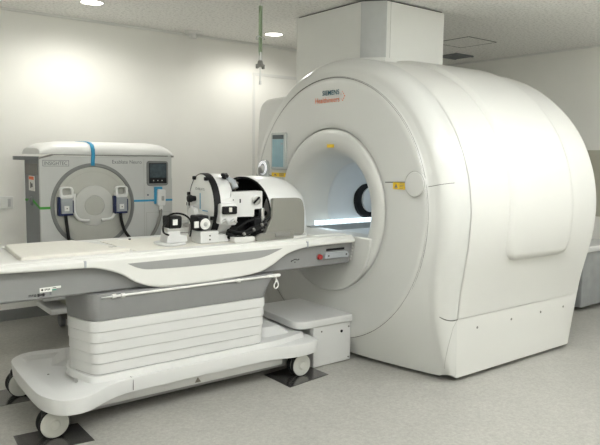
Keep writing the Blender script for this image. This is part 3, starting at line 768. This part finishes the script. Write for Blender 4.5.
obj('foot_block', bx(2.34, 2.50, 3.46, 3.52, ZT+.001, ZT+.018), M['tabwhite'], hm, bevel=.004)
obj('top_joint', tube(B(), [(2.20, 3.64, 1.35), (2.24, 3.62, 1.33), (2.25, 3.60, 1.29)], .022, 14), M['handgrey'], hm)
obj('top_collar', cyl(B(), (2.18, 3.66, 1.335), (2.27, 3.62, 1.30), .034, .03, 20), M['brown'], hm)
obj('top_knob', lathe(B(), (2.165, 3.60, 1.355), (.2,-.3,1), [(0,.016),(.012,.016),(.014,.026),(.028,.026),(.032,.018),(.032,0)], 24), M['black'], hm)
obj('top_knob', cyl(B(), (2.15, 3.57, 1.372), (2.19, 3.62, 1.378), .013, n=14), M['black'], hm)
# black cables
rnd = random.Random(3)
for k, (za, zc, r, xx) in enumerate(((1.0, 1.04, .014, 2.42), (.985, 1.09, .016, 2.47), (1.03, 1.02, .012, 2.40), (.975, 1.0, .013, 2.45), (1.05, 1.12, .012, 2.44))):
    pts = [(2.16, 3.55+.03*k, za), (2.22, 3.50+.01*k, za-.02), (2.30, 3.48+.012*k, (za+zc)/2-.012), (2.37, 3.475+.01*k, (za+zc)/2+.01), (xx-.01, 3.48+.012*k, zc+.012), (xx+.02, 3.51+.015*k, zc-.005), (xx, 3.56+.01*k, zc-.02), (2.40, 3.62, zc)]
    obj('cable', tube(B(), pts, r*.75, 10, smooth=6), M['rubber'], hm, label='thick black cable')
for k, (x, z) in enumerate(((2.24, 1.0), (2.31, 1.025), (2.37, 1.055))):
    obj('cable_clip', cyl(B(), (x, 3.462, z), (x+.012, 3.462, z+.004), .011, n=14), M['hose'], hm)

hm.rotation_euler.z = math.radians(-6)
# domed shell cover
sh = thing('dome_cover', 'white domed shell with a grey side panel, open towards the helmet', 'cover', (2.6, CY0, ZT))
def arch(hw_, zt_, zs, n=40):
    out = [(-hw_, ZT+.004)]
    for k in range(n+1):
        a = PI-PI*k/n; out.append((hw_*math.copysign(abs(math.cos(a))**.8, math.cos(a)), zs+(zt_-zs)*math.sin(a)**.8))
    out.append((hw_, ZT+.004)); return out
rings = []
Xs = [0, .02, .10, .20, .28, .34, .39, .43, .455, .47, .475]
HW = [.268, .270, .272, .272, .270, .263, .248, .222, .19, .14, .08]
ZTp = [1.362, 1.366, 1.368, 1.358, 1.338, 1.310, 1.280, 1.25, 1.20, 1.14, 1.06]
for x, h_, z_ in zip(Xs, HW, ZTp):
    zs = ZT+.004+(z_-ZT)*.38
    ring = []
    for (dy, z) in arch(h_, z_, zs):
        q = (z-ZT)/(1.38-ZT)
        lean = -.065*max(0, q)**3*(1-x/.5) if x < .45 else 0
        ring.append((2.435+x*.70+lean+.11*min(1, max(0, (1-abs(dy)/.272)))*(1 if x > .3 else x/.3), CY0+dy, z))
    rings.append(ring)
obj('shell', loft(B(), rings, cap=False, closed=False), M['helmetwhite'], sh, sharp=70, solid=.012)
rings2 = [[(x+.004, CY0+(y-CY0)*.945, ZT+(z-ZT)*.955) for x, y, z in r] for r in rings[:-2]]
obj('lining', loft(B(), rings2, cap=False, closed=False), M['black'], sh, sharp=70)
obj('mouth_trim', tube(B(), [(x-.002, CY0+(y-CY0)*.98, ZT+(z-ZT)*.985) for x, y, z in rings[0]], .006, 8), M['rubber'], sh)
sp = roundpoly([(2.36, ZT+.03), (2.695, ZT+.03), (2.695, 1.15), (2.67, 1.225), (2.43, 1.228), (2.425, 1.10)], [.01, .02, .05, .045, .02, .02], 6)
sp_ = obj('side_panel', prism(B(), sp, 'y', CY0-.288, CY0-.255), M['shellside'], sh, bevel=.004, label='grey flat side panel')
obj('side_foot', prism(B(), roundpoly([(2.30, ZT+.004), (2.60, ZT+.004), (2.60, ZT+.06), (2.34, ZT+.055), (2.30, ZT+.04)], .012), 'y', CY0-.296, CY0-.27), M['shellside'], sh, bevel=.003)
obj('latch', bx(2.44, 2.56, CY0-.305, CY0-.294, ZT+.025, ZT+.052), M['hose'], sh, bevel=.005)
obj('base_lip', prism(B(), roundpoly([(2.42, CY0-.28), (2.72, CY0-.28), (2.87, CY0-.1), (2.87, CY0+.1), (2.72, CY0+.28), (2.42, CY0+.30)], .05), 'z', ZT+.0005, ZT+.016), M['tabwhite'], sh, bevel=.005)

# two small drive units in front of the helmet
d1 = thing('drive_unit', 'black motor on a white stepped block, left one with a flat base plate', 'motor', (1.84, 3.66, ZT))
obj('base_plate', prism(B(), roundpoly([(1.74, 3.57), (1.80, 3.52), (1.915, 3.57), (1.93, 3.70), (1.85, 3.78), (1.75, 3.72)], .03), 'z', ZT+.001, ZT+.014), M['helmetwhite'], d1, bevel=.003)
obj('block', prism(B(), [(1.79, ZT+.014), (1.935, ZT+.014), (1.93, ZT+.055), (1.885, ZT+.062), (1.885, ZT+.085), (1.80, ZT+.085)], 'y', 3.60, 3.70), M['helmetwhite'], d1, bevel=.005)
obj('cradle', prism(B(), [(1.80, ZT+.085), (1.945, ZT+.07), (1.95, ZT+.10), (1.80, ZT+.105)], 'y', 3.61, 3.69), M['metal'], d1, bevel=.003)
m1 = obj('motor', prism(B(), roundpoly([(3.60, 1.045), (3.70, 1.045), (3.705, 1.125), (3.595, 1.125)], .02), 'x', 1.81, 1.895), M['black'], d1, bevel=.008)
obj('motor_label', bx(1.83, 1.862, 3.594, 3.599, 1.07, 1.105), M['paper'], m1)
obj('shaft', cyl(B(), (1.895, 3.65, 1.078), (1.96, 3.65, 1.075), .014, n=16), M['metal'], m1)
obj('cable_loop', tube(B(), [(1.80, 3.62, 1.12), (1.84, 3.61, 1.14), (1.90, 3.60, 1.135), (1.95, 3.60, 1.10), (1.96, 3.60, 1.04), (1.95, 3.60, .99)], .006, 8, smooth=6), M['rubber'], m1)
obj('cable_loop', tube(B(), [(1.80, 3.60, 1.10), (1.765, 3.59, 1.07), (1.765, 3.59, 1.03), (1.80, 3.59, 1.01)], .006, 8, smooth=6), M['rubber'], m1)
d1.location.x -= .05; d1.location.y -= .01
d2 = thing('drive_unit', 'black motor with a round white dial, on the white block below the helmet disc', 'motor', (1.99, 3.60, ZT))
obj('block', bx(1.945, 2.075, 3.53, 3.66, ZT+.001, ZT+.08), M['helmetwhite'], d2, bevel=.006)
obj('side_block', bx(2.075, 2.17, 3.55, 3.62, ZT+.001, ZT+.05), M['helmetwhite'], d2, bevel=.005)
for z in (ZT+.025, ZT+.05): obj('screw', cyl(B(), (2.01, 3.53, z), (2.01, 3.527, z), .005, n=10), M['black'], d2)
m2 = obj('motor', prism(B(), roundpoly([(3.545, 1.027), (3.645, 1.027), (3.65, 1.125), (3.54, 1.125)], .02), 'x', 1.93, 2.01), M['black'], d2, bevel=.008)
obj('dial', lathe(B(), (1.975, 3.542, 1.072), (0,-1,0), [(0,.036),(.016,.036),(.020,.032),(.020,0)], 40), M['paper'], m2)
obj('dial_hub', lathe(B(), (1.975, 3.522, 1.072), (0,-1,0), [(0,.014),(.005,.012),(.005,0)], 20), M['metal'], m2)
obj('dial_rim', lathe(B(), (1.975, 3.541, 1.072), (0,-1,0), [(0,.036),(0,.041),(.014,.041),(.014,.036)], 40), M['black'], m2)
obj('motor_label', bx(1.905, 1.935, 3.534, 3.545, 1.05, 1.09), M['paper'], m2)

# ------------------------------------------------------------------ equipment cabinet by the back wall
KX0, KX1, KY, KZ = 1.442, 2.575, 5.20, 1.47
cab = thing('equipment_cabinet', 'wide grey equipment cabinet with a white rounded lid and a large disc on its front', 'cabinet', ((KX0+KX1)/2, 5.42, 0))
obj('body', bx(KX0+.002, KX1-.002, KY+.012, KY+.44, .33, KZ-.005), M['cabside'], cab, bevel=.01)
obj('front_panel', prism(B(), roundpoly([(KX0, .32), (KX1, .32), (KX1, KZ+.024), (KX0, KZ+.01)], .012), 'y', KY, KY+.03), M['cab'], cab, bevel=.008)
lid = B()
def lidring(x, w):  # profile across depth at station x
    pts = []
    y0, y1 = KY-.018, KY+.47
    base = KZ+.026
    e = w
    prof = [(y0+.006, base), (y0, base+.015), (y0+.004, base+.045), (y0+.03, base+.080), (y0+.08, base+.100), (y0+.16, base+.110), (y1-.10, base+.108), (y1-.02, base+.085), (y1, base+.05), (y1-.005, base)]
    return [(x, y, base+(z-base)*e) for y, z in prof]
st = [(KX0-.006, .12), (KX0+.002, .45), (KX0+.03, .62), (KX0+.08, .82), (KX0+.16, .94), (KX0+.30, .98), ((KX0+KX1)/2, .98), (KX1-.20, .98), (KX1-.08, .86), (KX1-.03, .68), (KX1-.002, .42), (KX1+.006, .12)]
lid_o = obj('lid', loft(B(), [lidring(x, w) for x, w in st]), M['lid'], cab, sharp=60, bevel=.003)
b = B(); prism(b, [(KX0-.0, KZ+.0), (KX0+.10, KZ+.028), (KX0+.22, KZ+.030), (KX0+.22, KZ+.022), (KX0+.11, KZ+.018), (KX0-.0, KZ-.012)], 'y', KY-.006, KY+.02); obj('lid_gap', b, M['hose'], cab)
b = B(); box(b, KX0+.20, KX1-.04, KY-.004, KY+.02, KZ+.019, KZ+.027); obj('lid_gap', b, M['hose'], cab)
# side wing handle
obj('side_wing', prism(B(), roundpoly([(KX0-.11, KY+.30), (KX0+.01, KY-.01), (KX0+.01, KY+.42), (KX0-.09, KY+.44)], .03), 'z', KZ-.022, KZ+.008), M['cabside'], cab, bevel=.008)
obj('side_recess', bx(KX0-.004, KX0+.004, KY+.06, KY+.40, KZ-.14, KZ-.05), M['hose'], cab, bevel=.003)
ls = obj('side_label', bx(KX0-.003, KX0+.003, KY+.14, KY+.30, KZ-.27, KZ-.15), M['paper'], cab)
b = B(); box(b, KX0-.0042, KX0-.003, KY+.15, KY+.29, KZ-.18, KZ-.155); obj('red_line', b, M['orange'], ls)
b = B(); box(b, KX0-.0042, KX0-.003, KY+.19, KY+.22, KZ-.24, KZ-.21); box(b, KX0-.0042, KX0-.003, KY+.23, KY+.25, KZ-.25, KZ-.20); obj('label_printing', b, M['ink'], ls)
# disc
dc = (1.868, KY, 1.078)
obj('disc_ring', lathe(B(), dc, (0,-1,0), [(0,.350),(.008,.348),(.010,.341),(.010,.325),(.004,.319),(0,.319)], 128), M['ringgrey'], cab)
obj('disc_plate', lathe(B(), dc, (0,-1,0), [(.001,.321),(.003,.317),(.007,.17),(.007,0)], 128), M['disc'], cab)
obj('disc_collar', lathe(B(), dc, (0,-1,0), [(.005,.168),(.012,.166),(.014,.16),(.014,.086),(.010,.082),(.010,0)], 96), M['disc2'], cab)
obj('disc_centre', lathe(B(), dc, (0,-1,0), [(.0095,.080),(.0125,.079),(.0135,.07),(.0135,0)], 64), M['disc'], cab)
b = B(); tube(b, [(dc[0]+.28*math.cos(a), KY-.004, dc[2]+.28*math.sin(a)) for a in [2*PI*k/96 for k in range(96)]], .0012, 6, closed=True); obj('disc_groove', b, M['softseam'], cab)
# C-shaped guards
def guard(s):
    x = dc[0]+s*.17
    pts = [(x, KY-.03, dc[2]+.105), (x+s*.004, KY-.035, dc[2]+.03), (x, KY-.035, dc[2]-.05), (x-s*.03, KY-.035, dc[2]-.10), (x-s*.07, KY-.032, dc[2]-.115), (x-s*.12, KY-.028, dc[2]-.118)]
    o = obj('guard', tube(B(), pts, .012, 12, smooth=6), M['lid'], cab, label='white C-shaped guard')
    obj('guard_post', cyl(B(), (x+s*.003, KY-.028, dc[2]), (x+s*.003, KY+.0, dc[2]), .010, n=12), M['lid'], o)
guard(-1); guard(1)
# lettering and console
text('maker_lettering', 'INSIGHTEC', (1.482, KY-.0005, 1.412), (1,0,0), (0,0,1), .175, .028, M['greyink'], cab)
b = B()
for (x0, x1, z0, z1) in ((1.468,1.672,1.402,1.405),(1.468,1.672,1.447,1.450),(1.468,1.471,1.405,1.447),(1.669,1.672,1.405,1.447)): box(b, x0, x1, KY-.001, KY+.001, z0, z1)
obj('lettering_frame', b, M['greyink'], cab)
text('product_lettering', 'Exablate Neuro', (2.03, KY-.0005, 1.425), (1,0,0), (0,0,1), .26, .030, M['greyink'], cab)
b = B(); box(b, 2.31, 2.3125, KY-.001, KY+.001, .15, KZ); obj('panel_joint', b, M['softseam'], cab)
cn = obj('console', prism(B(), rrect(2.335, 2.535, 1.235, 1.45, .025), 'y', KY-.012, KY+.01), M['ringgrey'], cab, bevel=.005)
obj('console_glass', bx(2.352, 2.518, KY-.015, KY-.011, 1.255, 1.432), M['black'], cn, bevel=.002)
obj('console_display', bx(2.36, 2.51, KY-.0165, KY-.0148, 1.305, 1.424), M['consolescreen'], cn)
b = B()
for x in (2.39, 2.43, 2.47): box(b, x, x+.006, KY-.0165, KY-.0148, 1.275, 1.284)
obj('console_key', b, M['paper'], cn)
# blue and green tapes
b = B(); rowA = []
for k, (y, z) in enumerate(((KY+.30, KZ+.138), (KY+.14, KZ+.138), (KY+.06, KZ+.130), (KY+.008, KZ+.110), (KY-.020, KZ+.072), (KY-.024, KZ+.03), (KY-.012, KZ-.03), (KY-.012, KZ-.062))):
    x = 1.862 if k > 3 else 1.862-.008*(3-k)
    rowA.append([(x-.016, y, z), (x+.016, y, z)])
Vv = [[b.verts.new(p) for p in r] for r in rowA]
for A_, C_ in zip(Vv, Vv[1:]): b.faces.new((A_[0], A_[1], C_[1], C_[0]))
obj('tape_strip', b, M['blue'], cab, solid=.002, label='blue tape over the lid down to the disc')
obj('tape_strip', bx(2.205, KX1+.002, KY-.0025, KY-.0005, 1.098, 1.115), M['blue'], cab, label='blue tape right of the disc')
obj('tape_strip', bx(KX0-.002, 1.55, KY-.0025, KY-.0005, 1.062, 1.082), M['green'], cab, label='green tape left of the disc')
b = B(); prism(b, [(KY-.0, 1.062), (KY-.0, 1.082), (KY+.20, 1.135), (KY+.42, 1.125), (KY+.42, 1.108), (KY+.20, 1.112)], 'x', KX0-.003, KX0-.0005)
obj('tape_strip', b, M['green'], cab, label='green tape on the cabinet side')
obj('side_knob', lathe(B(), (KX0, KY+.23, 1.115), (-1,0,0), [(0,.04),(.015,.035),(.02,.015),(.03,.012),(.03,0)], 20), M['cabside'], cab)
b = B(); cyl(b, (2.345, KY, 1.155), (2.345, KY-.004, 1.155), .007, n=12); obj('blue_dot', b, M['navy'], cab)
b = B(); prism(b, [(2.33,.60),(2.3325,.60),(2.3325,1.0),(2.555,1.0),(2.555,.60),(2.5575,.60),(2.5575,1.0025),(2.33,1.0025)], 'y', KY-.001, KY+.001)
obj('hatch_joint', b, M['softseam'], cab)
obj('hatch_pull', bx(2.52, 2.565, KY-.004, KY+.001, .915, .945), M['hose'], cab, bevel=.002)
obj('right_edge_strip', bx(KX1, KX1+.012, KY+.02, KY+.42, .2, 1.30), M['cab'], cab, bevel=.004)
obj('lid_button', bx(KX1-.005, KX1+.018, KY+.0, KY+.02, KZ+.012, KZ+.028), M['hose'], cab)
# feet and casters of the cabinet
obj('plinth', bx(1.66, KX1-.05, KY+.06, KY+.40, .17, .33), M['wood'], cab)
obj('outrigger', bx(1.50, KX1-.05, KY-.0, KY+.42, .20, .245), M['base'], cab, bevel=.012)
obj('caster_column', bx(1.66, KX1-.08, KY+.10, KY+.38, .125, .20), M['seam'], cab)
for x in (1.70, 2.45):
    for y in (KY+.08, KY+.38):
        c_ = obj('caster', cyl(B(), (x-.02, y, .056), (x+.02, y, .056), .055, n=32), M['cabside'], cab, bevel=.006)
        obj('caster_fork', bx(x-.03, x+.03, y-.03, y+.02, .105, .13), M['hose'], c_)
# handsets hanging on the disc
def handset(cx, label):
    t = thing('handset', label, 'handset', (cx, KY-.03, 1.0), 'grey and blue handsets with white loop handles')
    y = KY-.04
    # loop handle
    lp = [(cx-.052, 1.145), (cx+.052, 1.145), (cx+.056, 1.24), (cx-.056, 1.24)]
    o_ = roundpoly(lp, [.02,.02,.035,.035], 6); c0 = (cx, 1.193)
    inn = [(c0[0]+(p[0]-c0[0])*.62, 1.201+(p[1]-c0[1])*.56) for p in o_]
    b = B(); n = len(o_)
    R4 = [[b.verts.new((p[0], yy, p[1])) for p in q] for q, yy in ((o_, y-.02), (inn, y-.02), (inn, y+.02), (o_, y+.02))]
    for i in range(4):
        A_, C_ = R4[i], R4[(i+1) % 4]
        for k in range(n): b.faces.new((A_[k], A_[(k+1) % n], C_[(k+1) % n], C_[k]))
    obj('loop_handle', b, M['lid'], t, bevel=.007)
    bd = obj('handset_body', bx(cx-.045, cx+.048, y-.012, y+.02, 1.02, 1.15), M['handgrey'], t, bevel=.006)
    obj('blue_edge', bx(cx-.045, cx+.05, y-.016, y+.018, 1.01, 1.026), M['navy'], bd, bevel=.004)
    obj('blue_pad', bx(cx-.066, cx-.047, y-.016, y+.035, 1.008, 1.16), M['navy'], t, bevel=.006)
    obj('blue_edge', bx(cx+.048, cx+.054, y-.014, y+.018, 1.03, 1.13), M['navy'], bd)
    k_ = obj('button', bx(cx-.022, cx+.018, y-.018, y-.011, 1.045, 1.088), M['paper'], bd, bevel=.006)
    obj('button_mark', bx(cx-.005, cx+.003, y-.0195, y-.0178, 1.062, 1.070), M['ink'], k_)
    return t
h1 = handset(1.632, 'grey and blue handset with white loop, over the left edge of the cabinet disc')
h2 = handset(2.088, 'grey and blue handset with white loop, over the right edge of the cabinet disc')
obj('cord', tube(B(), [(1.625, KY-.04, 1.01), (1.628, KY-.045, .95), (1.64, KY-.04, .86), (1.65, KY-.04, .76), (1.65, KY-.04, .60)], .013, 10, smooth=5), M['rubber'], h1)
obj('cord', tube(B(), [(2.08, KY-.04, 1.01), (2.085, KY-.045, .95), (2.11, KY-.05, .86), (2.17, KY-.05, .78), (2.24, KY-.05, .70), (2.30, KY-.05, .62)], .013, 10, smooth=5), M['rubber'], h2)
# white remote with hose
t = thing('remote_control', 'white remote with a grey hose, hung in a blue holder below the cabinet screen', 'remote', (2.45, KY-.02, .98))
obj('holder', bx(2.40, 2.475, KY-.022, KY+.0, 1.075, 1.225), M['blue'], t, bevel=.006)
rb = obj('remote_body', prism(B(), roundpoly([(2.415, 1.06), (2.49, 1.06), (2.495, 1.20), (2.42, 1.205)], .015), 'y', KY-.05, KY-.018), M['lid'], t, bevel=.008)
obj('remote_key', bx(2.45, 2.475, KY-.055, KY-.048, 1.105, 1.145), M['softseam'], rb, bevel=.004)
obj('strain_relief', bx(2.432, 2.468, KY-.045, KY-.02, 1.02, 1.065), M['lid'], t, bevel=.005)
obj('hose', tube(B(), [(2.45, KY-.033, 1.03), (2.44, KY-.04, .97), (2.40, KY-.05, .87), (2.345, KY-.05, .79), (2.30, KY-.05, .74)], .014, 10, smooth=6), M['hose'], t)
# folded dark cloth/cushion between the cabinet and the table
b = B(); prism(b, catmull([(2.18, .60), (2.26, .73), (2.36, .80), (2.46, .84), (2.56, .875), (2.66, .90), (2.72, .86), (2.74, .60), (2.74, 0), (2.18, 0)], 4), 'y', 4.88, 5.08)
b2 = obj('equipment_bag', b, M['hose'], bevel=.03); tag(b2, 'soft dark grey bag behind the table at the right foot of the cabinet', 'bag')
b = None

# ------------------------------------------------------------------ hanging strap with clamp
t = thing('hanging_strap', 'sage green strap hanging from the ceiling with a metal clamp and hook', 'ceiling strap', (2.93, 4.33, H))
sx, sy = 2.92, 4.32
obj('ceiling_hook', tube(B(), [(sx, sy, H), (sx, sy, H-.05), (sx+.01, sy, H-.075)], .008, 10), M['metal'], t)
obj('strap', bx(sx-.014, sx+.014, sy-.008, sy+.008, 2.245, H-.06), M['sage'], t, bevel=.003)
obj('strap_keeper', tube(B(), [(sx+.04*math.cos(a), sy-.0+.02*math.sin(a), 2.44+.012*math.sin(2*a)) for a in [2*PI*k/24 for k in range(24)]], .003, 6, closed=True), M['metal'], t)
obj('socket', cyl(B(), (sx, sy, 2.245), (sx, sy, 2.33), .017, .014, 20), M['metal'], t)
obj('clamp', lathe(B(), (sx, sy, 2.215), (0,0,1), [(0,0),(0,.026),(.008,.032),(.018,.030),(.022,.024),(.04,.020),(.05,.016),(.05,0)], 28), M['hose'], t)
for s in (-1, 1): obj('clamp_jaw', bx(sx+s*.028-.010, sx+s*.028+.010, sy-.012, sy+.012, 2.200, 2.235), M['hose'], t, bevel=.004)
obj('rod', cyl(B(), (sx, sy, 2.10), (sx, sy, 2.215), .006, n=12), M['metal'], t)
obj('hook_tip', cyl(B(), (sx, sy, 2.075), (sx, sy, 2.105), .011, .009, 12), M['metal'], t)

# ------------------------------------------------------------------ floor plates, wall socket, cart
def plate(pts, lab):
    o = obj('floor_plate', prism(B(), pts, 'z', .0005, .003), M['plate']); tag(o, lab, 'floor plate', 'dark steel floor plates under the casters')
plate([(2.43, 3.22), (2.80, 3.27), (2.79, 3.56), (2.43, 3.52)], 'dark steel plate under the caster next to the scanner')
plate([(.78, 3.24), (1.13, 3.20), (1.13, 3.47), (.80, 3.50)], 'dark steel plate under the near left caster')
plate([(.78, 3.98), (1.13, 3.96), (1.13, 4.24), (.80, 4.25)], 'dark steel plate under the far left caster')
t = thing('wall_switch', 'small white switch plate on the back wall at the left edge', 'switch', (1.37, YB, 1.05))
obj('switch_plate', bx(1.30, 1.445, YB-.01, YB, 1.01, 1.12), M['paper'], t, bevel=.003)
obj('rocker', bx(1.40, 1.425, YB-.014, YB-.009, 1.03, 1.10), M['base'], t, bevel=.002)
t = thing('storage_cart', 'grey shelf cart with a light top at the right edge behind the scanner', 'cart', (6.35, 3.5, 0))
obj('body', bx(6.05, 6.70, 3.22, 3.72, .04, .60), M['cart'], t, bevel=.01)
obj('top', bx(6.0, 6.75, 3.18, 3.76, .60, .66), M['base'], t, bevel=.01)
obj('label', bx(6.045, 6.051, 3.58, 3.64, .40, .50), M['paper'], t)
obj('bin', bx(6.02, 6.05, 3.62, 3.72, .08, .25), M['navy'], t)
t = thing('wall_box', 'small dark box on a beige board on the right wall behind the scanner', 'wall box', (6.8, 3.9, 1.3))
obj('board', bx(XR-.02, XR, 3.3, 3.85, .9, 1.62), M['wood'], t)
obj('box', bx(XR-.09, XR-.02, 3.62, 3.80, 1.35, 1.50), M['hose'], t, bevel=.004)

# ------------------------------------------------------------------ camera
F = 637.4; yaw, pitch, roll = math.radians(52.254), math.radians(5.85), math.radians(.787)
f = Vector((math.cos(yaw)*math.cos(pitch), math.sin(yaw)*math.cos(pitch), -math.sin(pitch)))
r0 = Vector((math.sin(yaw), -math.cos(yaw), 0)); u0 = r0.cross(f)
r = r0*math.cos(roll)+u0*math.sin(roll); u = -r0*math.sin(roll)+u0*math.cos(roll)
cam = bpy.data.cameras.new('camera'); cam.sensor_width = 36; cam.lens = F/600*36; cam.clip_start = .05
co = bpy.data.objects.new('camera', cam); COL.objects.link(co)
co.matrix_world = Matrix(((r.x, u.x, -f.x, 0), (r.y, u.y, -f.y, 0), (r.z, u.z, -f.z, 1.5), (0, 0, 0, 1)))
sc.camera = co
w = bpy.data.worlds.new('world'); sc.world = w; w.use_nodes = True
w.node_tree.nodes['Background'].inputs[0].default_value = (.8, .8, .78, 1); w.node_tree.nodes['Background'].inputs[1].default_value = .1
sc.view_settings.view_transform = 'Standard'; sc.view_settings.look = 'None'; sc.view_settings.gamma = 1; sc.view_settings.use_curve_mapping = False
sc.view_settings.exposure = 0
